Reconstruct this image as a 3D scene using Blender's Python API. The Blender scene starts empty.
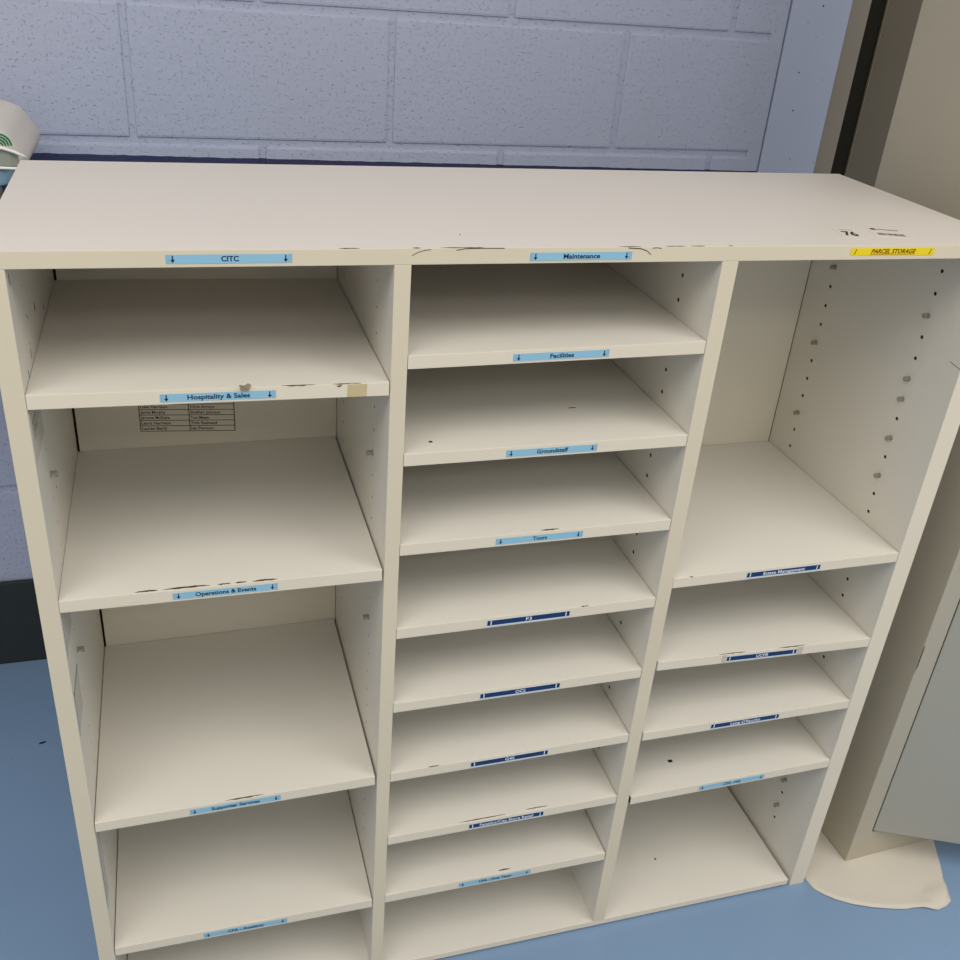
import bpy, bmesh, math, random
from mathutils import Vector, Matrix, noise

S = 0.92                      # model units -> metres
H = 1.2967
COL = bpy.context.scene.collection
random.seed(7)

# ------------------------------------------------------------------ materials
def mat(name, col, rough=.5, spec=.5, metal=0, var=0., vscale=6, bump=0., bscale=200, coat=0.):
    m = bpy.data.materials.new(name); m.use_nodes = True
    nt = m.node_tree; b = nt.nodes['Principled BSDF']
    b.inputs['Base Color'].default_value = (*col, 1); b.inputs['Roughness'].default_value = rough
    b.inputs['Metallic'].default_value = metal; b.inputs['Specular IOR Level'].default_value = spec
    if coat: b.inputs['Coat Weight'].default_value = coat
    tc = nt.nodes.new('ShaderNodeTexCoord')
    n = nt.nodes.new('ShaderNodeTexNoise'); n.inputs['Scale'].default_value = vscale
    n.inputs['Detail'].default_value = 4
    nt.links.new(tc.outputs['Object'], n.inputs['Vector'])
    mp = nt.nodes.new('ShaderNodeMapRange')
    mp.inputs['To Min'].default_value = 1 - var; mp.inputs['To Max'].default_value = 1 + var
    nt.links.new(n.outputs['Fac'], mp.inputs['Value'])
    mx = nt.nodes.new('ShaderNodeMix'); mx.data_type = 'RGBA'; mx.blend_type = 'MULTIPLY'
    mx.inputs[0].default_value = 1; mx.inputs[6].default_value = (*col, 1)
    nt.links.new(mp.outputs[0], mx.inputs[7]); nt.links.new(mx.outputs[2], b.inputs['Base Color'])
    if bump:
        n2 = nt.nodes.new('ShaderNodeTexNoise'); n2.inputs['Scale'].default_value = bscale
        n2.inputs['Detail'].default_value = 3
        nt.links.new(tc.outputs['Object'], n2.inputs['Vector'])
        bp = nt.nodes.new('ShaderNodeBump'); bp.inputs['Strength'].default_value = bump
        bp.inputs['Distance'].default_value = .001
        nt.links.new(n2.outputs['Fac'], bp.inputs['Height']); nt.links.new(bp.outputs[0], b.inputs['Normal'])
    return m

def s2l(r, g, b):
    f = lambda c: c/255/12.92 if c <= 10 else ((c/255+.055)/1.055)**2.4
    return (f(r), f(g), f(b))

WHITE = mat('white_laminate', s2l(221, 216, 205), .42, .4, var=.025, vscale=3)
TOPW = mat('white_laminate_top', s2l(213, 205, 195), .4, .4, var=.03, vscale=2.5)
EDGE = mat('cream_edge_band', s2l(216, 204, 179), .45, .4, var=.06, vscale=5)
SEDGE = mat('white_edge_band', s2l(224, 213, 192), .45, .4, var=.03, vscale=7)
BACKW = mat('white_back_board', s2l(222, 215, 198), .6, .3, var=.02)
BROWN = mat('bare_chipboard', s2l(92, 68, 48), .9, .1, var=.3, vscale=90)
SCUFF = mat('scuff_grey', s2l(120, 112, 100), .8, .2, var=.3, vscale=120)
PEEL = mat('lifted_edge_film', s2l(232, 222, 200), .5, .4)
TAPE = mat('old_masking_tape', s2l(196, 180, 138), .7, .2, var=.12, vscale=160)
LBLUE = mat('light_blue_tape', s2l(142, 190, 212), .35, .5, var=.03, vscale=40)
CLEARW = mat('white_tape_margin', s2l(200, 215, 225), .35, .5)
NAVY = mat('navy_tape', s2l(14, 46, 96), .35, .5)
NAVYD = mat('dark_navy_tape_end', s2l(8, 24, 62), .35, .5)
INK = mat('navy_ink', s2l(8, 38, 72), .5, .3)
WINK = mat('white_ink', s2l(225, 230, 235), .5, .3)
YEL = mat('yellow_tape', s2l(236, 208, 10), .35, .5)
RINK = mat('maroon_ink', s2l(110, 45, 8), .5, .3)
BLACK = mat('black_ink', s2l(40, 36, 32), .6, .2)
PAPER = mat('printed_paper', s2l(222, 214, 195), .8, .2)
PAPER2 = mat('taped_paper', s2l(196, 190, 176), .6, .3, var=.05, vscale=60)
PAPEDGE = mat('blue_plastic_sleeve', s2l(120, 132, 150), .4, .5)
PIN = mat('clear_grey_plastic', s2l(150, 146, 132), .25, .6, var=.2, vscale=300)
LOCK = mat('grey_green_enamel', s2l(178, 170, 151), .42, .4, var=.02, vscale=2, bump=.05, bscale=300)
LDOOR = mat('blue_grey_enamel_door', s2l(164, 161, 149), .4, .4, var=.02, vscale=3)
LDARK = mat('cupboard_interior', s2l(90, 88, 80), .6, .3)
SHEET = mat('off_white_sheet', s2l(204, 197, 184), .7, .2, var=.03, vscale=8)
BAG = mat('white_bag_film', s2l(214, 206, 196), .45, .5, var=.04, vscale=10)
BAGR = mat('bag_fold', s2l(238, 238, 230), .4, .5)
BAGG = mat('grey_green_bag_shade', s2l(150, 154, 142), .5, .4)  # white bag film with shade put into its colour
GREEN = mat('green_print', s2l(20, 66, 44), .5, .4)
GREENL = mat('pale_green_print', s2l(120, 190, 140), .5, .4)
TUB = mat('light_blue_plastic', s2l(168, 205, 228), .35, .5)
SKIRT = mat('black_vinyl_skirting', s2l(46, 52, 54), .55, .4, var=.15, vscale=30, bump=.2, bscale=60)
FRAME = mat('taupe_frame_paint', s2l(150, 142, 130), .5, .4, var=.05)
GAP = mat('gap_shade_and_chip', s2l(36, 32, 24), .8, .2)  # near-black standing in for shade in gaps; also a paint chip
DOORM = mat('dark_bronze_metal', s2l(110, 102, 88), .35, .5, metal=.45, var=.2, vscale=5)
PALEM = mat('pale_metal', s2l(140, 130, 110), .4, .5, metal=.3)
DARKBIT = mat('dark_speck', s2l(30, 34, 44), .8, .2)

def wall_material(name, base, stripe=None, pits=1.0):
    m = mat(name, base, .5, .4, var=.05, vscale=2.5)
    nt = m.node_tree; b = nt.nodes['Principled BSDF']
    tc = [n for n in nt.nodes if n.type == 'TEX_COORD'][0]
    mx = [n for n in nt.nodes if n.type == 'MIX'][0]
    if stripe:
        sp = nt.nodes.new('ShaderNodeSeparateXYZ'); nt.links.new(tc.outputs['Object'], sp.inputs[0])
        wn = nt.nodes.new('ShaderNodeTexNoise'); wn.inputs['Scale'].default_value = 40
        nt.links.new(tc.outputs['Object'], wn.inputs['Vector'])
        ad = nt.nodes.new('ShaderNodeMath'); ad.operation = 'MULTIPLY_ADD'; ad.inputs[1].default_value = .003
        nt.links.new(wn.outputs['Fac'], ad.inputs[0]); nt.links.new(sp.outputs['Z'], ad.inputs[2])
        lt = nt.nodes.new('ShaderNodeMath'); lt.operation = 'LESS_THAN'; lt.inputs[1].default_value = stripe[1]*S+.0015
        gt = nt.nodes.new('ShaderNodeMath'); gt.operation = 'GREATER_THAN'; gt.inputs[1].default_value = stripe[0]*S
        tl = nt.nodes.new('ShaderNodeMath'); tl.operation = 'MULTIPLY_ADD'; tl.inputs[1].default_value = .0069
        nt.links.new(sp.outputs['X'], tl.inputs[0]); nt.links.new(ad.outputs[0], tl.inputs[2]); ad = tl
        nt.links.new(ad.outputs[0], lt.inputs[0]); nt.links.new(ad.outputs[0], gt.inputs[0])
        mu = nt.nodes.new('ShaderNodeMath'); mu.operation = 'MULTIPLY'
        nt.links.new(lt.outputs[0], mu.inputs[0]); nt.links.new(gt.outputs[0], mu.inputs[1])
        m2 = nt.nodes.new('ShaderNodeMix'); m2.data_type = 'RGBA'
        nt.links.new(mu.outputs[0], m2.inputs[0]); nt.links.new(mx.outputs[2], m2.inputs[6])
        m2.inputs[7].default_value = (*stripe[2], 1)
        nt.links.new(m2.outputs[2], b.inputs['Base Color'])
    # pitted paint over concrete block: sparse worm-like pores + fine grain
    n1 = nt.nodes.new('ShaderNodeTexNoise'); n1.inputs['Scale'].default_value = 185; n1.inputs['Detail'].default_value = 3
    n1.inputs['Distortion'].default_value = .3
    nt.links.new(tc.outputs['Object'], n1.inputs['Vector'])
    r1 = nt.nodes.new('ShaderNodeMapRange'); r1.inputs['From Min'].default_value = .59; r1.inputs['From Max'].default_value = .73
    r1.inputs['To Min'].default_value = 1; r1.inputs['To Max'].default_value = 0
    nt.links.new(n1.outputs['Fac'], r1.inputs['Value'])
    n2 = nt.nodes.new('ShaderNodeTexNoise'); n2.inputs['Scale'].default_value = 60; n2.inputs['Detail'].default_value = 4
    nt.links.new(tc.outputs['Object'], n2.inputs['Vector'])
    am = nt.nodes.new('ShaderNodeMath'); am.operation = 'MULTIPLY_ADD'; am.inputs[1].default_value = .55
    nt.links.new(n2.outputs['Fac'], am.inputs[0]); nt.links.new(r1.outputs[0], am.inputs[2])
    bp = nt.nodes.new('ShaderNodeBump'); bp.inputs['Strength'].default_value = .6*pits; bp.inputs['Distance'].default_value = .0028
    nt.links.new(am.outputs[0], bp.inputs['Height']); nt.links.new(bp.outputs[0], b.inputs['Normal'])
    return m

WALL = wall_material('periwinkle_painted_block', s2l(182, 189, 212), (.97, 1.1872, s2l(58, 60, 96)))
PIL = wall_material('periwinkle_plaster', s2l(186, 196, 220), None, .25)

def floor_material():
    m = mat('blue_vinyl', s2l(122, 149, 180), .38, .45, var=.05, vscale=3)
    nt = m.node_tree; b = nt.nodes['Principled BSDF']
    tc = [n for n in nt.nodes if n.type == 'TEX_COORD'][0]; mx = [n for n in nt.nodes if n.type == 'MIX'][0]
    v = nt.nodes.new('ShaderNodeTexNoise'); v.inputs['Scale'].default_value = 38; v.inputs['Detail'].default_value = 1
    nt.links.new(tc.outputs['Object'], v.inputs['Vector'])
    r = nt.nodes.new('ShaderNodeMapRange'); r.inputs['From Min'].default_value = .79; r.inputs['From Max'].default_value = .83
    r.inputs['To Max'].default_value = .45
    nt.links.new(v.outputs['Fac'], r.inputs['Value'])
    m2 = nt.nodes.new('ShaderNodeMix'); m2.data_type = 'RGBA'
    nt.links.new(r.outputs[0], m2.inputs[0]); nt.links.new(mx.outputs[2], m2.inputs[6])
    m2.inputs[7].default_value = (*s2l(50, 66, 92), 1)
    nt.links.new(m2.outputs[2], b.inputs['Base Color'])
    return m
FLOOR = floor_material()

# ------------------------------------------------------------------ mesh helpers
def link(name, bm, mats, parent=None, smooth=False):
    me = bpy.data.meshes.new(name)
    bmesh.ops.recalc_face_normals(bm, faces=bm.faces) if not getattr(bm, 'noflip', False) else None
    if smooth:
        for f in bm.faces: f.smooth = True
    bm.to_mesh(me); bm.free()
    for m in (mats if isinstance(mats, (list, tuple)) else [mats]): me.materials.append(m)
    o = bpy.data.objects.new(name, me); COL.objects.link(o)
    if parent: o.parent = parent
    return o

def hexa(bm, pts, bevel=0, mi=0, front_mi=None):
    """pts: 8 corners (x0/x1, y0/y1, z0/z1) ordered x fastest, then y, then z"""
    vs = [bm.verts.new(p) for p in pts]
    quads = [(0, 2, 3, 1), (4, 5, 7, 6), (0, 1, 5, 4), (2, 6, 7, 3), (0, 4, 6, 2), (1, 3, 7, 5)]
    fs = []
    for i, q in enumerate(quads):
        f = bm.faces.new([vs[k] for k in q]); f.material_index = mi; fs.append(f)
    if front_mi is not None: fs[2].material_index = front_mi
    if bevel:
        es = {e for f in fs for e in f.edges}
        bmesh.ops.bevel(bm, geom=list(es), offset=bevel, segments=2, affect='EDGES', profile=.7, material=-1)
    return fs

def box(bm, x0, x1, y0, y1, z0, z1, bevel=0, mi=0, front_mi=None):
    return hexa(bm, [(x, y, z) for z in (z0, z1) for y in (y0, y1) for x in (x0, x1)], bevel, mi, front_mi)

def tube(bm, path, r, seg=8, mi=0, cap=True):
    rings = []
    for i, p in enumerate(path):
        p = Vector(p); a = Vector(path[max(i-1, 0)]); b = Vector(path[min(i+1, len(path)-1)])
        d = (b-a).normalized(); u = d.orthogonal().normalized(); w = d.cross(u)
        rr = r[i] if isinstance(r, (list, tuple)) else r
        rings.append([bm.verts.new(p+(u*math.cos(t)+w*math.sin(t))*rr) for t in [2*math.pi*k/seg for k in range(seg)]])
    for A, B in zip(rings, rings[1:]):
        for k in range(seg):
            f = bm.faces.new([A[k], A[(k+1) % seg], B[(k+1) % seg], B[k]]); f.material_index = mi
    if cap:
        for R_ in (rings[0], rings[-1]):
            f = bm.faces.new(R_); f.material_index = mi

def plate(bm, outline, n, th, mi=0):
    """thin prism from a planar outline, raised along n by th"""
    n = Vector(n)*th
    A = [bm.verts.new(Vector(p)) for p in outline]; B = [bm.verts.new(Vector(p)+n) for p in outline]
    fs = [bm.faces.new(A), bm.faces.new(B)]
    k = len(A)
    for i in range(k): fs.append(bm.faces.new([A[i], A[(i+1) % k], B[(i+1) % k], B[i]]))
    for f in fs: f.material_index = mi

def text_into(bm, body, size, M, mi, bold=.0, shear=0., extr=.00012, spacing=1.0, fit=None):
    cu = bpy.data.curves.new('t', 'FONT'); cu.body = body; cu.size = size; cu.align_x = 'CENTER'; cu.align_y = 'CENTER'
    cu.offset = bold; cu.shear = shear; cu.extrude = extr; cu.space_character = spacing; cu.resolution_u = 3
    o = bpy.data.objects.new('t', cu); COL.objects.link(o)
    dg = bpy.context.evaluated_depsgraph_get(); ev = o.evaluated_get(dg); me = ev.to_mesh()
    xs = [v.co.x for v in me.vertices]; w = max(xs)-min(xs) if xs else 1
    k = fit/w if fit else 1
    base = len(bm.verts); vs = []
    for v in me.vertices: vs.append(bm.verts.new(M @ Vector((v.co.x*k, v.co.y, v.co.z))))
    for p in me.polygons:
        try:
            f = bm.faces.new([vs[i] for i in p.vertices]); f.material_index = mi
        except ValueError: pass
    ev.to_mesh_clear(); bpy.data.objects.remove(o); bpy.data.curves.remove(cu)

def empty(name, loc=(0, 0, 0), rz=0):
    o = bpy.data.objects.new(name, None); COL.objects.link(o); o.location = loc; o.rotation_euler.z = rz
    o.empty_display_size = .1
    return o

def tag(o, label, cat, group=None):
    o['label'] = label; o['category'] = cat
    if group: o['group'] = group
    return o

def struct(name, bm, m, smooth=False):
    o = link(name, bm, m, None, smooth); o['kind'] = 'structure'; return o

# ------------------------------------------------------------------ the room
WY = 1.0105
bm = bmesh.new(); box(bm, -3.2, 3.4, -3.6, WY+.25, -.1, 0); struct('floor', bm, FLOOR)

# block wall: mortar bed plus one bevelled face per block
bm = bmesh.new()
XE = 1.031; X0 = -3.2; TOP = 2.9
box(bm, X0, XE+.03, WY+.0042, WY+.2, 0, TOP)
ph = .249; zr = 1.2175; k0 = -5
jw = .0066
rnd = random.Random(3)
for k in range(-5, 8):
    z0, z1 = zr+k*ph, zr+(k+1)*ph
    z0c, z1c = max(z0, 0), min(z1, TOP)
    if z1c-z0c < .03: continue
    off = -.318 if k % 2 == 0 else -.074
    x = off-.5025*6
    while x < XE:
        a, b_ = max(x+jw, X0), min(x+.5025-jw, XE+.002)
        if b_-a > .03:
            d = rnd.uniform(-.0006, .0006)
            fs = box(bm, a, b_, WY+d, WY+.02, z0c+(jw if z0 > 0 else 0), z1c-jw, .0050)
        x += .5025
box(bm, XE-.004, 1.061, WY+.0004, WY+.02, 0, TOP, .002)
struct('wall_back', bm, WALL)

bm = bmesh.new(); box(bm, X0, 1.062, WY-.012, WY-.0009, .001, .2305, .003)
struct('baseboard_back', bm, SKIRT)

# smooth plaster pier right of the block wall
bm = bmesh.new(); box(bm, 1.0645, 1.2135, WY-.002, WY+.2, 0, TOP, .002)
for (x, z, r) in ((1.1417, 1.5349, .0022), (1.1115, 1.5014, .0012), (1.1161, 1.398, .0019), (1.1217, 1.3171, .0021), (1.1399, 1.4725, .0012), (1.1826, 1.3848, .0010), (1.1417, 1.2096, .0014), (1.2059, 1.2039, .0012)):
    plate(bm, [(x+r*math.cos(a*.7854)*(.8+.3*(a % 2)), WY-.002, z+r*math.sin(a*.7854)) for a in range(8)], (0, -1, 0), .0002, 1)
struct('trim_1', bm, [PIL, DARKBIT])
pb = bmesh.new()

# dark metal door and its frame in the recess between pier and cupboard
dr = bpy.data.objects.new('door_1', None); COL.objects.link(dr); dr['kind'] = 'structure'; dr.location = (1.2145, WY, 0)
bm = bmesh.new(); box(bm, .0, .0515, .004, .12, 0, TOP, .0015); link('door_frame', bm, FRAME, dr)
bm = bmesh.new(); box(bm, .0515, .094, .007, .12, 0, TOP); link('door_gap_shade', bm, GAP, dr)  # black box painted in place of the shaded gap beside the leaf
bm = bmesh.new()
box(bm, .094, .60, .002, .06, .004, TOP-.1, .003)
box(bm, .0925, .0945, .001, .02, .004, TOP-.1, 0, 1)  # thin paler strip along the leaf's left edge
link('door_leaf', bm, [DOORM, PALEM], dr)

# ------------------------------------------------------------------ the pigeonhole unit
x0, x1, x2, x3, x4, x5, x6, x7 = -.449, -.426, -.020, 0, .400, .4229, .8264, .8588
D, Di = .4346, .4044
TS = .0175
unit = empty('pigeonhole_unit', (0, 0, 0))
tag(unit, 'large white pigeonhole shelving unit with three columns of labelled shelves, on blue floor', 'shelving unit')
FY = Vector((0, -1, 0))

def chip(bm, xa, xb, za, zb, mi, y0=.004, dep=.005, n=14, seed=0):
    """ragged strip of exposed chipboard lying in the top face just behind the front edge"""
    r = random.Random(seed); f = []; b = []
    for i in range(n+1):
        t = i/n; x = xa+(xb-xa)*t; z = za+(zb-za)*t
        e = min(1, 4*t, 4*(1-t))
        f.append((x, y0-r.uniform(0, .0012)*e, z)); b.append((x, y0+dep*.62*e*r.uniform(.5, 1)+.0003, z))
    plate(bm, f+b[::-1], (0, 0, 1), .00025, mi)

def edge_chip(bm, xa, xb, z, h, mi, n=9, seed=0, rise=0):
    """ragged patch on the front edge band"""
    r = random.Random(seed); lo = []; up = []
    for i in range(n+1):
        t = i/n; x = xa+(xb-xa)*t; e = min(1, 3*t, 3*(1-t))
        zz = z+rise*t
        up.append((x, 0, zz+r.uniform(.1, .5)*h*e)); lo.append((x, 0, zz-h*e*r.uniform(.2, .6)-.0001))
    plate(bm, lo+up[::-1], (0, -1, 0), .0002, mi)

def label_strip(parent, kind, words, xa, za, xb, zb, fit, note):
    bm = bmesh.new()
    w = math.hypot(xb-xa, zb-za); ang = math.atan2(zb-za, xb-xa); h = .0096
    M = Matrix.Translation(((xa+xb)/2, 0, (za+zb)/2)) @ Matrix.Rotation(-ang, 4, 'Y') @ Matrix.Rotation(math.pi/2, 4, 'X')
    # local frame: x right, y up, z towards the viewer
    def rect(cx, cy, ww, hh, z0, th, mi, sh=0):
        pts = [M @ Vector(q) for q in ((cx-ww/2-sh, cy-hh/2, z0), (cx+ww/2-sh, cy-hh/2, z0), (cx+ww/2+sh, cy+hh/2, z0), (cx-ww/2+sh, cy+hh/2, z0))]
        n = M.to_3x3() @ Vector((0, 0, 1)); plate(bm, pts, n, th, mi)
    def arrow(cx, mi, z0):
        rect(cx, .0006, .0014, .0064, z0, .0001, mi)
        n = M.to_3x3() @ Vector((0, 0, 1))
        plate(bm, [M @ Vector(q) for q in ((cx-.0024, -.0006, z0), (cx+.0024, -.0006, z0), (cx, -.0042, z0))], n, .0001, mi)
    if kind == 'light':
        rect(0, 0, w, h, 0, .0003, 0); rect(0, 0, w-.009, h, .0003, .0001, 2)
        arrow(-w/2+.0068, 1, .0004); arrow(w/2-.0068, 1, .0004)
        mats = [CL_END, INK, LBLUE]; tmi = 1; sh = 0; base = .0005
    elif kind == 'navy':
        rect(0, -.0005, w+.0016, h+.0016, 0, .0003, 0); rect(0, .0002, w-.0012, h-.0012, .0003, .0001, 1)
        rect(-w/2+.0026, .0002, .0035, h-.0014, .0004, .0001, 3); rect(w/2-.0026, .0002, .0035, h-.0014, .0004, .0001, 3)
        rect(-w/2+.0062, .0002, .0016, h-.0026, .0004, .0001, 2); rect(w/2-.0062, .0002, .0016, h-.0026, .0004, .0001, 2)
        mats = [CLEARW, NAVY, WINK, NAVYD]; tmi = 2; sh = 0; base = .0005
    else:
        rect(0, 0, w, h, 0, .0003, 0)
        for sx in (-1, 1):
            cx = sx*(w/2-.0065)
            rect(cx+.0004, .0004, .0011, .0068, .0003, .0001, 1, .0009)
            rect(cx-.0009, -.0026, .0022, .0010, .0003, .0001, 1)
        rect(0, -.0034, fit, .0006, .0003, .0001, 1)
        mats = [YEL, RINK]; tmi = 1; sh = .25; base = .0004
    text_into(bm, words, .0081, M @ Matrix.Translation((0, -.0002 if kind != 'yellow' else .0003, base)), tmi,
              bold=.00008 if kind == 'navy' else .00020, shear=sh, extr=.00006, fit=fit)
    o = link('label_strip', bm, mats, parent)
    o['label'] = note
    return o

CL_END = mat('pale_blue_tape_end', s2l(136, 180, 206), .35, .5)

def place(o, dy=-.0002): o.location.y += dy

# --- carcass panels with real shelf-pin holes
ZS = [1.1953-.03445*i for i in range(-1, 33)]
def panel(name, xa, xb, z0, z1, holes, y1=Di, y0=0., edge=EDGE, extra=None):
    bm = bmesh.new()
    box(bm, xa, xb, y0, y1, z0, z1, .0009)
    # front faces get the cream band
    for f in bm.faces:
        c = f.calc_center_median()
        if c.y < y0+.0008: f.material_index = 1
    o = link(name, bm, [WHITE, edge, SCUFF, BROWN], unit)
    cb = bmesh.new()
    for (side, r) in holes:
        xs = (xa-.002, xa+.0085) if side < 0 else (xb-.0085, xb+.002)
        for yy in (.0935, .337):
            for z in ZS:
                if z < z0+.03 or z > z1-.02: continue
                tube(cb, [(xs[0], yy, z), (xs[1], yy, z)], r, 10)
    bmesh.ops.recalc_face_normals(cb, faces=cb.faces)
    cm = bpy.data.meshes.new('c'); cb.to_mesh(cm); cb.free()
    co = bpy.data.objects.new('c', cm); COL.objects.link(co)
    md = o.modifiers.new('b', 'BOOLEAN'); md.object = co; md.operation = 'DIFFERENCE'; md.solver = 'EXACT'
    dg = bpy.context.evaluated_depsgraph_get()
    nm = bpy.data.meshes.new_from_object(o.evaluated_get(dg))
    o.modifiers.clear(); old = o.data; o.data = nm
    for f in o.data.polygons:
        c = f.center
        if xa+.0012 < c.x < xb-.0012 and min(abs(c.y-.0935), abs(c.y-.337)) < .0045: f.material_index = 3  # hole walls in chipboard brown, its dark tone also standing in for shade
    bpy.data.objects.remove(co); bpy.data.meshes.remove(cm); bpy.data.meshes.remove(old)
    if extra:
        b2 = bmesh.new(); b2.from_mesh(o.data); extra(b2); b2.to_mesh(o.data); b2.free()
    return o

SB = .0265      # top of bottom board
def smudge(b):
    r = random.Random(11)
    for (y, z, w_, h_) in ((.019, 1.2606, .006, .020), (.104, 1.19, .004, .007), (.172, 1.178, .008, .016), (.250, 1.150, .005, .012), (.09, 1.150, .004, .018), (.05, 1.142, .005, .012), (.13, .95, .004, .006)):
        plate(b, [(x1, y+w_/2*math.cos(a*.7)*r.uniform(.6, 1), z+h_/2*math.sin(a*.7)*r.uniform(.6, 1)) for a in range(9)], (1, 0, 0), .0002, 2)
def scr(b):
    plate(b, [(x6, .0243, 1.1142), (x6, .0243, 1.1150), (x6, .0013, 1.1118), (x6, .0013, 1.1109)], (-1, 0, 0), .0002, 3)
pl = panel('side_panel', x0, x1, 0, H-.0191, [(1, .0016)], extra=smudge)
pr_ = panel('side_panel', x6, x7, 0, H-.0191, [(-1, .0031)], edge=SEDGE, extra=scr)
panel('divider', x2, x3, SB-.008, H-.0191, [(-1, .0020), (1, .0024)])
panel('divider', x4, x5, SB-.008, H-.0191, [(-1, .0031), (1, .0031)])

# bottom board
bm = bmesh.new()
def outer(bm, xa, xb, y0, y1, z0, z1, mats_front=1):
    box(bm, xa, xb, y0, y1, z0, z1, .0009)
    for f in bm.faces:
        if f.calc_center_median().y < y0+.0008 and f.material_index == 0: f.material_index = mats_front
outer(bm, x1+.001, x6-.0062, .0005, Di, .0055, SB-.0080)
plate(bm, [(.5765, .104, SB-.008), (.5800, .104, SB-.008), (.5800, .108, SB-.008), (.5765, .108, SB-.008)], (0, 0, 1), .0002, 2)
link('bottom_board', bm, [WHITE, SEDGE, DARKBIT], unit)

# top board, with worn front arris
bm = bmesh.new()
outer(bm, -.4515, .8610, 0, D, H-.0191, H)
for f in bm.faces:
    if f.material_index == 0: f.material_index = 4
tz = H+.0000
for i, (a, b_, m) in enumerate(((-.083, -.060, 2), (.0335, .085, 2), (.255, .285, 3), (.318, .345, 2), (.352, .372, 2), (.405, .411, 2), (.0, .010, 2))):
    chip(bm, a, b_, tz, tz, m, .0008, .0028, 10, i+20)
# long curved scratches / lifted film on the edge
def hair(pts, w=.0007, mi=2):
    up = [(x, 0, z+w/2) for x, z in pts]; lo = [(x, 0, z-w/2) for x, z in pts][::-1]
    plate(bm, lo[::-1]+up[::-1], (0, -1, 0), .0003, mi)
hair([(.0, H-.0085), (.006, H-.005), (.014, H-.0025), (.022, H-.0015)])
hair([(.052, H-.0025), (.062, H-.0008), (.08, H-.0004), (.11, H-.0006)], .0009)
hair([(.268, H-.0014), (.284, H-.0022), (.293, H-.005), (.299, H-.0095)], .0011)
hair([(.300, H-.0018), (.306, H-.0012), (.312, H-.0022)], .0009)
plate(bm, [(.0705, .054, H), (.0722, .054, H), (.0722, .057, H), (.0705, .057, H)], (0, 0, 1), .0002, 2)
top = link('top_board', bm, [WHITE, EDGE, BROWN, SCUFF, TOPW], unit)

place(label_strip(top, 'light', 'CITC', -.2677, 1.2868, -.1351, 1.2868, .0185, 'light blue label strip printed CITC'))
place(label_strip(top, 'light', 'Maintenance', .1426, 1.2858, .2735, 1.2862, .047, 'light blue label strip printed Maintenance'))
place(label_strip(top, 'yellow', 'PARCEL STORAGE', .5856, 1.2882, .7163, 1.2879, .070, 'yellow label strip printed PARCEL STORAGE'))

# two stickers lying on the top board
RS = Matrix.Rotation(math.radians(-15), 4, 'Z')
def srect(M, x0_, x1_, y0_, y1_, z, th, mi):
    plate(bm, [M @ Vector(q) for q in ((x0_, y0_, z), (x1_, y0_, z), (x1_, y1_, z), (x0_, y1_, z))], (0, 0, 1), th, mi)
bm = bmesh.new(); M1 = Matrix.Translation((.620, .057, H)) @ RS
srect(M1, -.017, .017, -.026, .026, 0, .0003, 0)
text_into(bm, '76', .030, M1 @ Matrix.Translation((0, -.004, .0004)), 1, bold=.0009, extr=.00006, fit=.020)
srect(M1, -.010, .010, .0165, .0178, .0003, .0001, 2)
o = link('number_sticker', bm, [TOPW, BLACK, SCUFF], top); o['label'] = 'white sticker with black number 76'
bm = bmesh.new(); M2 = Matrix.Translation((.6845, .061, H)) @ RS
srect(M2, -.026, .026, -.026, .026, 0, .0003, 0)
rr = random.Random(5); xx = -.018
while xx < .019:
    w_ = rr.choice((.0006, .001, .0015)); srect(M2, xx, xx+w_, -.018, -.007, .0003, .0001, 1); xx += w_+rr.choice((.0006, .0009, .0013))
srect(M2, -.020, -.012, .009, .017, .0003, .0001, 1)
for k in range(8): srect(M2, -.010+k*.0038, -.0074+k*.0038, .0095, .0150, .0003, .0001, 2)
o = link('barcode_sticker', bm, [TOPW, BLACK, SCUFF], top); o['label'] = 'white asset sticker with black barcode'

# back boards, one per column
for (a, b_) in ((x1+.0035, x2-.0005), (x3+.0005, x4-.0005), (x5+.0005, x6-.001)):
    bm = bmesh.new(); box(bm, a, b_, Di, Di+.006, .006, H-.0195, .0006); link('back_board', bm, BACKW, unit)
bm = bmesh.new(); box(bm, x0+.002, x7-.002, Di+.0075, Di+.011, .006, H-.0195, .0004); link('gap_shade_sheet', bm, GAP, unit)  # added dark sheet, so the slits beside the back boards read as shade
# printed name table on the back board of the left column
bm = bmesh.new()
a, b_, zt_, zb_ = -.3292, -.1850, .985, .8835
yb = Di-.0004
plate(bm, [(a-.008, Di, zb_-.012), (b_+.008, Di, zb_-.014), (b_+.008, Di, zt_+.01), (a-.008, Di, zt_+.01)], (0, -1, 0), .0003, 0)
rows = [zb_+.0004+.0094*i for i in range(0, 12)]
mid = -.2546; lw = .0009
def ln(xa_, xb_, za_, zb2, mi=1): plate(bm, [(xa_, yb, za_), (xb_, yb, za_), (xb_, yb, zb2), (xa_, yb, zb2)], (0, -1, 0), .0002, mi)
for z in rows: ln(a, b_, z-lw/2, z+lw/2)
for x in (a, mid, b_): ln(x-lw*.7, x+lw*.7, rows[0], rows[-1])
names_l = ['Lauren Barry', 'Laura Harrison', 'Jerome McKeira', 'Jamie Murphy', 'Luke Harrison']
names_r = ['Ida Pentson', 'Trish Redmond', 'Tom Malam', 'Siobhan Johnson', 'Chris Arroyo']
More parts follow.
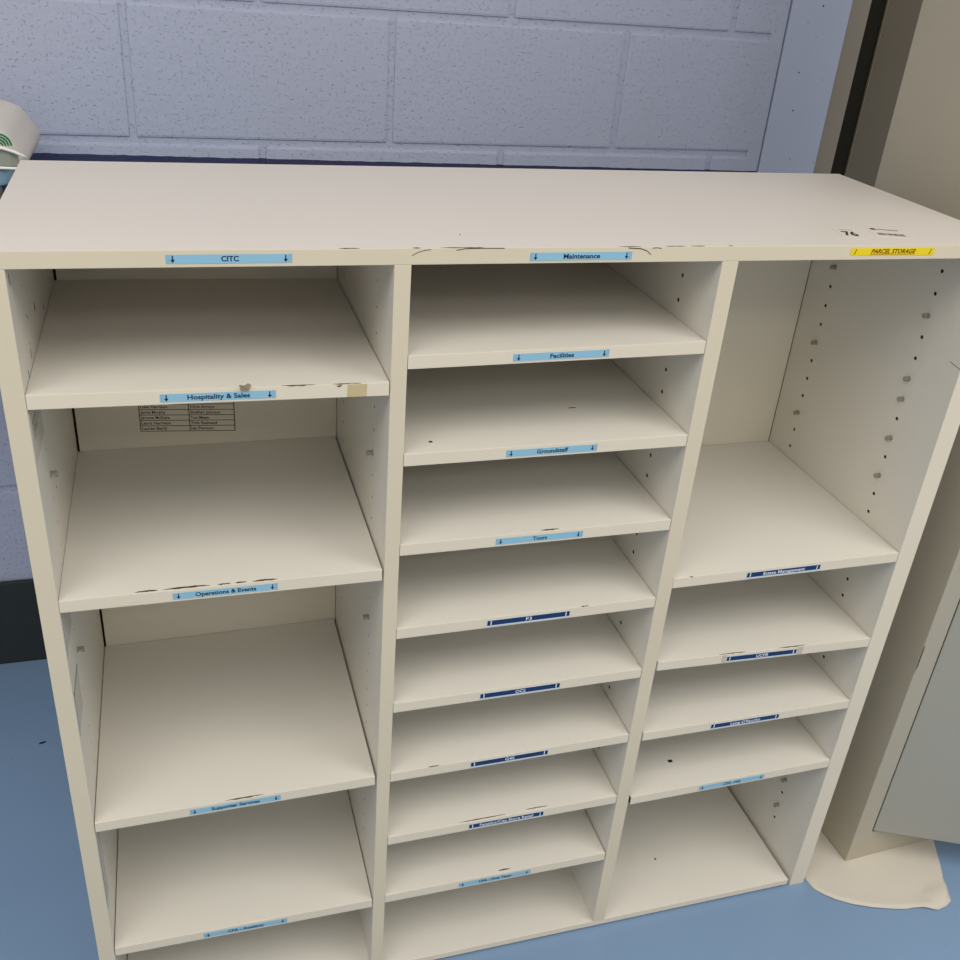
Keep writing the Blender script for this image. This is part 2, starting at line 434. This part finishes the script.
for i in range(5):
    for nm, xl in ((names_l[i], a), (names_r[i], mid)):
        w_ = .0031*len(nm)
        M = Matrix.Translation((xl+.002+w_/2, yb, rows[i]+.0045)) @ Matrix.Rotation(math.pi/2, 4, 'X')
        text_into(bm, nm, .0068, M, 1, bold=.0001, extr=.0001, fit=w_)
for v in bm.verts: v.co.z += .0015-.0525*(v.co.x+.2571)
nl = link('name_list', bm, [PAPER, BLACK], unit); nl['label'] = 'white sheet with a printed two-column table of names'

# --- shelves: (left height, right height)
SH = {'L1': (1.1367, 1.1328), 'L2': (.8607, .8603), 'L3': (.4755, .4806), 'L4': (.2021, .199), 'M1': (1.1661, 1.1708),
      'M2': (1.0329, 1.0343), 'M3': (.8971, .8977), 'M4': (.7574, .7598), 'M5': (.6212, .6226), 'M6': (.4814, .4852),
      'M7': (.3418, .345), 'M8': (.2033, .2037), 'R1': (.7912, .7933), 'R2': (.6316, .6200), 'R3': (.4826, .4821), 'R4': (.3346, .3401)}
LBL = {'L1': ('light', 'Hospitality & Sales', -.2861, -.1567, .0700, 'light blue label strip printed Hospitality & Sales'),
       'L2': ('light', 'Operations & Events', -.2917, -.1609, .0760, 'light blue label strip printed Operations & Events'),
       'L3': ('light', 'Supporter Services', -.2956, -.1656, .0690, 'light blue label strip printed Supporter Services'),
       'L4': ('light', 'CFA - Academy', -.2920, -.1617, .0560, 'light blue label strip printed CFA - Academy'),
       'M1': ('light', 'Facilities', .1342, .2627, .0320, 'light blue label strip printed Facilities'),
       'M2': ('light', 'Groundstaff', .1371, .2653, .0440, 'light blue label strip printed Groundstaff'),
       'M3': ('light', 'Tours', .1347, .2629, .0210, 'light blue label strip printed Tours'),
       'M4': ('navy', 'F3', .1331, .261, .0090, 'navy label strip printed F3 in white'),
       'M5': ('navy', 'OCS', .1332, .2619, .0160, 'navy label strip printed OCS in white'),
       'M6': ('navy', 'G4S', .1288, .2581, .0155, 'navy label strip printed G4S in white'),
       'M7': ('navy', 'Fanatics/City Store Retail', .136, .2662, .0930, 'navy label strip printed Fanatics/City Store Retail'),
       'M8': ('light', 'CFA - First Team', .1283, .2576, .0590, 'light blue label strip printed CFA - First Team'),
       'R1': ('navy', 'Estate Management', .549, .6805, .0740, 'navy label strip printed Estate Management'),
       'R2': ('navy', 'UCFB', .5496, .6817, .0220, 'navy label strip printed UCFB'),
       'R3': ('navy', "Laing O'Rourke", .5518, .684, .0570, "navy label strip printed Laing O'Rourke"),
       'R4': ('light', 'CFA - HQ', .559, .6896, .0340, 'light blue label strip printed CFA - HQ')}
LIM = {'L': (x1, x2), 'M': (x3, x4), 'R': (x5, x6)}
GAPS = {'L1': (.0004, .0012), 'L2': (.0003, .0026), 'L3': (.0010, .0034), 'L4': (.0012, .0016), 'M8': (.0003, .0016), 'R2': (.0034, .0008),
        'R3': (.0030, .0008), 'R4': (.0042, .0008)}
CH = {  # (xa, xb, material, y0, depth)
    'L1': [(-.268, -.235, 0, .001, .004, 3), (-.20, -.178, 0, .001, .004, 3), (-.150, -.11, 0, .0008, .0025, 2), (-.09, -.055, 0, .0008, .0018, 2)],
    'L2': [(-.337, -.309, 0, .0035, .0042, 2), (-.303, -.245, 0, .0035, .0050, 2), (-.236, -.220, 0, .0030, .0040, 2), (-.214, -.200, 0, .003, .004, 2), (-.193, -.160, 0, .0025, .0045, 2)],
    'L3': [(-.245, -.190, 0, .002, .0022, 2)],
    'L4': [(-.23, -.19, 0, .002, .0010, 3)],
    'M2': [(.262, .275, 0, .105, .003, 2)],
    'M3': [(.200, .228, 0, .0035, .0035, 2)],
    'M4': [(.278, .29, 0, .001, .002, 2)],
    'M6': [(.06, .078, 0, .001, .0015, 2)],
    'M7': [(.12, .20, 0, .004, .0014, 2), (.235, .275, 0, .006, .0014, 2)],
    'M8': [(.20, .222, 0, .006, .0035, 2)],
    'R2': [(.535, .585, 0, .002, .0016, 2), (.645, .70, 0, .002, .0016, 2)],
    'R1': [(.45, .456, 0, .0005, .002, 2)]}
for key, (zl, zr_) in SH.items():
    a, b_ = LIM[key[0]]; g = GAPS.get(key, (.0006, .0009)); a2, b2 = a+g[0], b_-g[1]
    zat = lambda x: zl+(zr_-zl)*(x-a)/(b_-a)
    bm = bmesh.new()
    za, zb2 = zat(a2), zat(b2)
    # pull the tilt inside the gap
    hexa(bm, [(a2, .0004, za-TS), (b2, .0004, zb2-TS), (a2, Di-.001, za-TS), (b2, Di-.001, zb2-TS),
              (a2, .0004, za), (b2, .0004, zb2), (a2, Di-.001, za), (b2, Di-.001, zb2)], .0008)
    for f in bm.faces:
        if f.calc_center_median().y < .0011: f.material_index = 1
    for j, (ca, cb_, _, y0_, dp, mi) in enumerate(CH.get(key, [])):
        chip(bm, ca, cb_, zat(ca), zat(cb_), mi, y0_, dp, 12, hash(key+str(j)) % 1 + j + ord(key[1]))
    if key == 'R4': # bare chipboard at its left end
        plate(bm, [(a2, .0006, za-.0012), (a2, .0006, za-TS+.001), (a2, .03, za-TS+.001), (a2, .03, za-.0012)], (-1, 0, 0), .0002, 2)
        plate(bm, [(.528, .061, zat(.528)), (.536, .061, zat(.536)), (.536, .067, zat(.536)), (.528, .067, zat(.528))], (0, 0, 1), .0004, 4)
    if key == 'M2': plate(bm, [(.040, .028, zat(.04)), (.0445, .028, zat(.044)), (.0445, .032, zat(.044)), (.04, .032, zat(.04))], (0, 0, 1), .0004, 4)
    if key == 'L2':
        for q, (ex, ez) in enumerate(((-.352, -.010), (-.357, -.0135))): edge_chip(bm, ex, ex+.017, zat(ex)+ez, .0028, 3, 8, q+3)
    if key == 'L1':
        edge_chip(bm, -.085, -.079, zat(-.08)-.002, .003, 2, 4, 9)
    sh = link('shelf', bm, [WHITE, SEDGE, BROWN, PEEL, DARKBIT], unit)
    k, words, xa, xb, fit, note = LBL[key]
    dz = {'L1': .0094, 'light': .0093, 'navy': .0092}[key if key == 'L1' else k]
    place(label_strip(sh, k, words, xa, zat(xa)-dz, xb, zat(xb)-dz, fit, note), .0002)
    if key == 'L1':
        bm = bmesh.new()
        xa_, xb_ = -.0725, -.0490
        plate(bm, [(xa_, .0004, zat(xa_)-TS+.0006), (xb_, .0004, zat(xb_)-TS+.0006), (xb_+.0006, .0004, zat(xb_)-.0008), (xa_+.001, .0004, zat(xa_)-.0008)], (0, -1, 0), .0004, 0)
        o = link('tape_remnant', bm, [TAPE], sh); o['label'] = 'yellowed scrap of masking tape'
        bm = bmesh.new()   # curled flap of edge film standing above the label
        px = [(-.1965, 0, -.003), (-.183, 0, -.0035), (-.178, .001, .0035), (-.184, -.003, .0075), (-.192, -.004, .0050), (-.199, -.003, .0060)]
        z_ = zat(-.19)
        plate(bm, [(x, y-.0014, z_+z) for x, y, z in [((q[0]+.197)*.68-.197, q[1], q[2]) for q in px]], (0, -1, 0), .0005, 0)
        o = link('edge_flap', bm, [mat('greyed_peeling_film', s2l(168, 152, 126), .6, .3, var=.2, vscale=150)], sh)
        o['label'] = 'grey curled flap of peeling edge film'
    if key == 'R2':  # pale sticker stubs either side of the label
        for (xa_, xb_) in ((.5415, .5490), (.6830, .6930)):
            bm = bmesh.new()
            plate(bm, [(xa_, .0004, zat(xa_)-TS+.001), (xb_, .0004, zat(xb_)-TS+.001), (xb_, .0004, zat(xb_)-.0008), (xa_, .0004, zat(xa_)-.0008)], (0, -1, 0), .0004, 0)
            link('tape_remnant', bm, [mat('pale_tape_stub', s2l(196, 186, 164), .6, .3, var=.1, vscale=200)], sh)

# --- shelf pins left in the holes
def pin_mesh():
    bm = bmesh.new()
    tube(bm, [(.008, 0, 0), (-.0065, 0, 0)], .0024, 10)
    tube(bm, [(0, 0, 0), (-.0016, 0, 0)], .0042, 12)
    tube(bm, [(-.0058, 0, 0), (-.0088, 0, 0)], [.0036, .0040], 12)
    box(bm, -.0085, -.0012, -.0032, .0032, .0018, .0030, .0003)
    bmesh.ops.recalc_face_normals(bm, faces=bm.faces)
    me = bpy.data.meshes.new('shelf_pin'); bm.to_mesh(me); bm.free(); me.materials.append(PIN)
    return me
PM = pin_mesh()
Z = lambda v: min(ZS, key=lambda z: abs(z-v))
pins = [(x6, .337, 1.160), (x6, .337, 1.0195), (x6, .337, .8796), (x6, .0935, 1.1628), (x6, .0935, 1.058), (x6, .0935, 1.023), (x6, .0935, .9556),
        (x6, .0935, .8848), (x6, .0935, .195), (x6, .0935, .126), (x2, .0935, .985), (x2, .0935, .713)]
for (x, y, z) in pins:
    o = bpy.data.objects.new('shelf_pin', PM); COL.objects.link(o); o.parent = unit; o.location = (x, y, Z(z))
for (x, y, z) in ((x1, .0935, .985), (x1, .0935, .6985)):
    o = bpy.data.objects.new('shelf_pin', PM); COL.objects.link(o); o.parent = unit; o.location = (x, y, Z(z)); o.rotation_euler.z = math.pi
# cam fastener near the foot of the left divider
bm = bmesh.new(); tube(bm, [(x2, .115, .110), (x2-.0012, .115, .110)], .0066, 18, 0); tube(bm, [(x2-.0012, .115, .110), (x2-.0018, .115, .110)], .0036, 14, 1)
link('cam_fastener', bm, [PIN, DARKBIT], unit)

# --- sheets taped inside the left side panel
def side_sheet(y0_, y1_, z0_, z1_, rim, lines):
    bm = bmesh.new()
    plate(bm, [(x1, y0_, z0_), (x1, y1_, z0_), (x1, y1_, z1_), (x1, y0_, z1_)], (1, 0, 0), .0008, 0)
    w = .0022
    rims = {0: (), 1: ((y0_, y0_+w, z0_, z1_),), 2: ((y0_, y0_+w, z0_, z1_), (y0_, y1_, z1_-.0035, z1_))}[rim]
    for (a_, b2, c_, d_) in rims:
        plate(bm, [(x1+.0008, a_, c_), (x1+.0008, b2, c_), (x1+.0008, b2, d_), (x1+.0008, a_, d_)], (1, 0, 0), .0006, 1)
    for i in range(lines):
        z = z1_-.018-(z1_-z0_-.04)*i/max(lines, 1)
        plate(bm, [(x1+.0008, y0_+.012, z), (x1+.0008, y1_-.02-.02*(i % 3), z), (x1+.0008, y1_-.02-.02*(i % 3), z+.0016), (x1+.0008, y0_+.012, z+.0016)], (1, 0, 0), .0001, 2)
    o = link('taped_sheet', bm, [PAPER2, PAPEDGE, SCUFF], unit); return o
side_sheet(.003, .092, 1.048, 1.113, 0, 6)['label'] = 'grey printed sheet taped inside the left side panel'
side_sheet(.002, .078, .773, .835, 1, 0)['label'] = 'grey sheet taped under the second shelf'
side_sheet(.002, .066, .640, .7115, 2, 0)['label'] = 'sheet in a blue-edged sleeve on the left side panel'
side_sheet(.002, .035, .295, .450, 1, 0)['label'] = 'sheet in a dark-edged sleeve low on the left side panel'

# ------------------------------------------------------------------ steel cupboard at the right
cup = empty('steel_cupboard', (.9748, .0252, .0025), math.radians(2.9))
tag(cup, 'tall grey-beige steel cupboard with its door ajar, right of the white unit', 'cupboard')
Wd, Dp, Ht = .47, .4275, 2.05
bm = bmesh.new()
t = .012
box(bm, 0, t, 0, Dp, 0, Ht, .002); box(bm, Wd-t, Wd, 0, Dp, 0, Ht, .002)
box(bm, t, Wd-t, Dp-t, Dp, 0, Ht); box(bm, t, Wd-t, 0, Dp, Ht-t, Ht); 
box(bm, t-.001, .043, 0, .02, 0, Ht-.001, .0012); box(bm, Wd-.043, Wd-t+.001, 0, .02, 0, Ht-.001, .0012)
box(bm, .042, Wd-.042, .0003, .02, 0, .071, .0012); box(bm, .042, Wd-.042, .0003, .02, Ht-.07, Ht-.001, .0012)
box(bm, t, Wd-t, .02, Dp-t, .06, .072)
for z in (.55, 1.0, 1.5): box(bm, t, Wd-t, .03, Dp-t, z, z+.01)
plate(bm, [(.0002, 0, .50), (.0022, 0, .515), (.0022, 0, .56), (.0002, 0, .555)], (0, -1, 0), .0003, 1)
link('body', bm, [LOCK, GAP], cup)
hg = empty('door', (.0445, -.004, .0745), math.radians(-24.2-2.9)); hg.parent = cup
bpy.data.objects.remove(hg)
bm = bmesh.new()
dw, dh, dt = .375, Ht-.15, .019
ca, sa = math.cos(math.radians(-27.1)), math.sin(math.radians(-27.1))
box(bm, 0, dw, 0, dt, 0, dh, .003)
box(bm, .02, dw-.02, dt, dt+.004, .02, dh-.02, .001)
dn = link('door', bm, [LDOOR], cup); dn.location = (.0452, -.0006, .0765); dn.rotation_euler.z = math.radians(-27.1)
for z in (.10, .95, 1.75):
    bm = bmesh.new(); tube(bm, [(.004, dt+.0035, z), (.004, dt+.0035, z+.06)], .0032, 10); link('hinge', bm, [LDARK], dn)
bm = bmesh.new(); tube(bm, [(dw-.03, 0, .92), (dw-.03, -.018, .92)], .010, 14); box(bm, dw-.0345, dw-.0255, -.024, -.018, .885, .935, .002)
link('handle', bm, [PALEM], dn)

# ------------------------------------------------------------------ sheet on the floor
poly = [(.866, .30), (.866, .12), (.8665, .015), (.871, -.020), (.884, -.037), (.899, -.0513), (.925, -.068), (.9576, -.0836), (.99, -.094), (1.0245, -.1035),
        (1.045, -.1045), (1.062, -.109), (1.0891, -.1205), (1.112, -.1165), (1.130, -.1085), (1.139, -.088), (1.1504, -.060), (1.172, -.022), (1.1966, .0255), (1.222, .08), (1.24, .16), (1.24, .30)]
cx_, cy_ = 1.03, .09
bm = bmesh.new(); N = len(poly); Rn = 16
def zsheet(x, y, r):
    out = max(0, (.022-y)*22) if x > .9 else max(0, (-.01-y)*30)
    out = min(1, out)
    z = .0005*out*(1+noise.noise(Vector((x*14, y*14, 0))))
    # crumpled corner ridge
    d = Vector((x-1.105, y+.092)); u = Vector((.93, .37)); al = d.dot(u); ac = abs(d.dot(Vector((-.37, .93))))
    ridge = math.exp(-(ac/.007)**2)*math.exp(-(al/.042)**2)
    z += .0085*ridge
    if r > .93: z += .0022*out*(.5+.5*noise.noise(Vector((x*30, y*30, 3))))
    return z
rings = []
for i in range(Rn+1):
    r = i/Rn; ring = []
    for k in range(N*3):
        a = poly[k//3]; b_ = poly[(k//3+1) % N]; f = (k % 3)/3
        px, py = a[0]+(b_[0]-a[0])*f, a[1]+(b_[1]-a[1])*f
        x, y = cx_+(px-cx_)*r, cy_+(py-cy_)*r
        ring.append(bm.verts.new((x, y, .0008+zsheet(x, y, r)))) if i else None
    rings.append(ring)
c0 = bm.verts.new((cx_, cy_, .0008)); K = N*3
for k in range(K): bm.faces.new([c0, rings[1][k], rings[1][(k+1) % K]])
for i in range(1, Rn):
    for k in range(K): bm.faces.new([rings[i][k], rings[i+1][k], rings[i+1][(k+1) % K], rings[i][(k+1) % K]])
bmesh.ops.recalc_face_normals(bm, faces=bm.faces)
gm = bmesh.ops.solidify(bm, geom=bm.faces[:], thickness=.0012)
so = link('floor_sheet', bm, SHEET, None, True)
tag(so, 'off-white sheet with a curved edge and crumpled corner, on the floor under the cupboard', 'sheet')
zmin = min(v.co.z for v in so.data.vertices)
for v in so.data.vertices: v.co.z += .0003-zmin
ZC = .0003-zmin+.0008+.0003

# ------------------------------------------------------------------ tub with a bag, behind the unit's left end
tub = empty('plastic_crate', (-.862, .765, 1.1385))
tag(tub, 'light blue plastic crate rim under the white bag at the far left', 'crate')
def rrect(hx, hy, r, n=6):
    pts = []
    for (sx, sy, a0) in ((1, 1, 0), (-1, 1, 90), (-1, -1, 180), (1, -1, 270)):
        for i in range(n+1):
            a = math.radians(a0+90*i/n); pts.append((sx*(hx-r)+r*math.cos(a), sy*(hy-r)+r*math.sin(a)))
    return pts
def loft(bm, rings, mi=0, capb=True, capt=True):
    R_ = [[bm.verts.new(p) for p in r] for r in rings]; n = len(R_[0])
    for A, B in zip(R_, R_[1:]):
        for k in range(n):
            f = bm.faces.new([A[k], A[(k+1) % n], B[(k+1) % n], B[k]]); f.material_index = mi
    if capb: bm.faces.new(R_[0]).material_index = mi
    if capt: bm.faces.new(R_[-1]).material_index = mi
bm = bmesh.new()
prof = [(0, .300), (.004, .305), (.078, .325), (.080, .366), (.082, .369), (.102, .370), (.105, .366), (.098, .318), (.010, .300)]
loft(bm, [[(x, y, z) for x, y in rrect(h_, h_*.445, .05)] for z, h_ in prof], 0, True, True)
link('crate_body', bm, TUB, tub, True)
stand = empty('pedestal_table', (-.892, .765, 0))
tag(stand, 'dark pedestal table carrying the blue crate, left of the white unit', 'table')
bm = bmesh.new(); box(bm, -.30, .335, -.20, .20, 1.116, 1.138, .004); link('table_top', bm, FRAME, stand)
bm = bmesh.new(); tube(bm, [(-.05, 0, .03), (-.05, 0, 1.117)], .03, 20); link('column', bm, PALEM, stand)
bm = bmesh.new(); tube(bm, [(-.05, 0, .0005), (-.05, 0, .022), (-.05, 0, .034)], [.17, .165, .03], 32); link('base', bm, FRAME, stand)

bag = empty('white_bag', (-.812, .765, 1.2440))
tag(bag, 'white plastic bag with a green striped print, bulging above the tub at the far left', 'bag')
# profile of the bag: local heights and half-width (its right side follows the photo)
bp_ = [(.0, .336), (.003, .341), (.014, .338), (.028, .332), (.040, .325), (.050, .317), (.057, .304), (.0615, .284), (.0635, .25), (.0645, .15)]
bm = bmesh.new()
rings = []
for (z, hw) in bp_:
    ring = []
    for (x, y) in rrect(hw, hw*.46, min(.05, hw*.4), 9):
        q = Vector((x*6, y*6, z*14)); k = noise.noise(q)*.010+.005*math.sin(9*math.atan2(y, x)+z*60)
        nx = 1+(k/max(hw, .05) if x < hw*.9 else 0)
        dz = 0
        if z < .02 and x > .22 and y > -.11: dz = .0*min(1, (x-.22)/.06)*min(1, (y+.11)/.03); nx = max(nx, .342/hw if x > hw*.9 else nx)
        ring.append((x*nx, y*nx, z-dz+noise.noise(q*1.7)*.003*(1 if z > .03 else 0)))
    rings.append(ring)
loft(bm, rings, 0, True, True)
bmesh.ops.recalc_face_normals(bm, faces=bm.faces)
link('bag_body', bm, BAG, bag, True)
# front lip: a fold of the bag sweeping down to the right, and a lower rim fold with shade painted grey-green between
def ribbon(pts, h, th, mi=0):
    for (p, q) in zip(pts, pts[1:]):
        n = Vector((q[0]-p[0], q[1]-p[1], 0)).normalized().cross(Vector((0, 0, 1)))
        p, q = Vector(p), Vector(q); up = Vector((0, 0, h))
        vs = [bm.verts.new(c) for c in (p, q, q+n*th, p+n*th, p+up, q+up, q+n*th+up, p+n*th+up)]
        for f in ((0, 1, 2, 3), (4, 7, 6, 5), (0, 4, 5, 1), (3, 2, 6, 7), (0, 3, 7, 4), (1, 5, 6, 2)): bm.faces.new([vs[i] for i in f]).material_index = mi
yf = -.160
Bz = 1.2657
bm = bmesh.new()
tube(bm, [(-.10, yf-.002, 1.302-Bz), (.20, yf-.004, 1.302-Bz), (.317, yf-.006, 1.3012-Bz), (.334, yf-.005, 1.2950-Bz), (.344, yf-.004, 1.2898-Bz), (.3495, yf-.001, 1.2855-Bz)], [.0026, .0026, .0026, .0024, .002, .001], 8)
tube(bm, [(-.10, yf-.006, .0060), (.20, yf-.007, .0062), (.313, yf-.008, .0066), (.331, yf-.006, .0056), (.345, yf+.002, .0056)], .0022, 8)
link('bag_lip', bm, BAGR, bag, True)
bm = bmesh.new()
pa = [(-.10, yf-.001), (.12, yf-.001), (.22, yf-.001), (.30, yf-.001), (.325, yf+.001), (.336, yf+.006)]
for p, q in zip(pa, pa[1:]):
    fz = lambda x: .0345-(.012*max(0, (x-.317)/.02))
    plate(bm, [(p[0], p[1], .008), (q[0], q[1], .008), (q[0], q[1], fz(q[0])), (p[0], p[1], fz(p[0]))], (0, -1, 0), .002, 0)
o = link('bag_side_shade', bm, [BAGG], bag); o['label'] = 'side of the white bag with its shade painted grey-green'
bm = bmesh.new()
for i in range(4):
    r0 = .0035+.0040*i; arc = [(.313+r0*1.0*math.cos(math.radians(a)), .0385+r0*math.sin(math.radians(a))) for a in range(0, 110, 10)]
    arc = [(-.05, arc[-1][1])]*0+arc+[(.25, arc[-1][1]+.0006)]
    for (p, q) in zip(arc, arc[1:]):
        for w_, o_, m_ in ((.0020, 0, 0), (.0011, .0021, 1)):
            c = Vector((.300, 0, .036)); 
            def off(t, k): 
                v = Vector((t[0]-.313, t[1]-.0385)); v = v.normalized() if v.length > 1e-6 else Vector((1, 0)); return (t[0]+v.x*k, yf-.0035, t[1]+v.y*k)
            plate(bm, [off(p, o_), off(q, o_), off(q, o_+w_), off(p, o_+w_)], (0, -1, 0), .0012, m_)
o = link('green_stripes', bm, [GREEN, GREENL], bag); o['label'] = 'dark green curved stripes'

# small dark debris on the floor at the left
bm = bmesh.new(); plate(bm, [(-.006, -.003, 0), (.003, -.002, 0), (.009, .002, 0), (.004, .0035, 0), (-.004, .001, 0)], (0, 0, 1), .0012, 0)
d_ = link('debris', bm, [DARKBIT]); d_.location = (-.6131, .7066, .0001)
tag(d_, 'small dark sliver of debris on the blue floor left of the white unit', 'debris')

cup.location.z = max(ZC, .0025)

# ------------------------------------------------------------------ scale everything to metres
roots = [o for o in bpy.data.objects]
for me in bpy.data.meshes: me.transform(Matrix.Scale(S, 4)); me.update()
for o in roots: o.location = o.location*S

# ------------------------------------------------------------------ lights: ceiling panels and soft room light
def area(name, loc, size, power, col, rot=(0, 0, 0)):
    l = bpy.data.lights.new(name, 'AREA'); l.shape = 'RECTANGLE'; l.size, l.size_y = size; l.energy = power; l.color = col
    o = bpy.data.objects.new(name, l); COL.objects.link(o); o.location = loc; o.rotation_euler = rot
    return o
area('ceiling_lamp', (1.6, -1.3, 2.6), (1.8, 1.2), 27, (1, .965, .91))
area('ceiling_lamp', (-1.2, -1.1, 2.6), (1.8, 1.2), 22, (1, .965, .91))
area('ceiling_lamp', (.3, -2.6, 2.6), (1.5, .5), 12, (1, .965, .91))
w = bpy.data.worlds.new('World'); bpy.context.scene.world = w; w.use_nodes = True
nt = w.node_tree; bg = nt.nodes['Background']      # pale ceiling above, duller walls around
tc = nt.nodes.new('ShaderNodeTexCoord'); sp = nt.nodes.new('ShaderNodeSeparateXYZ'); mr = nt.nodes.new('ShaderNodeMapRange')
nt.links.new(tc.outputs['Generated'], sp.inputs[0]); nt.links.new(sp.outputs['Z'], mr.inputs['Value'])
mr.inputs['From Min'].default_value = -.1; mr.inputs['From Max'].default_value = .8
mr.inputs['To Min'].default_value = .36; mr.inputs['To Max'].default_value = .56
nt.links.new(mr.outputs[0], bg.inputs[1]); bg.inputs[0].default_value = (1, .985, .955, 1)

# ------------------------------------------------------------------ camera
cam = bpy.data.cameras.new('Camera'); co = bpy.data.objects.new('Camera', cam); COL.objects.link(co)
C = Vector((-.2584275, -1.0762850, 1.6102831))*S
r = Vector((.95729949, -.27932505, .07453327)); u = Vector((.07232945, .48102402, .87371869)); f = Vector((.27990381, .8310195, -.48068748))
M = Matrix(((r.x, u.x, -f.x, C.x), (r.y, u.y, -f.y, C.y), (r.z, u.z, -f.z, C.z), (0, 0, 0, 1)))
co.matrix_world = M
cam.sensor_width = 36; cam.sensor_fit = 'HORIZONTAL'; cam.lens = 986.408/960*36; cam.clip_start = .02
sc = bpy.context.scene; sc.camera = co
sc.view_settings.view_transform = 'Standard'; sc.view_settings.look = 'None'; sc.view_settings.gamma = 1
sc.view_settings.use_curve_mapping = False; sc.view_settings.exposure = .30
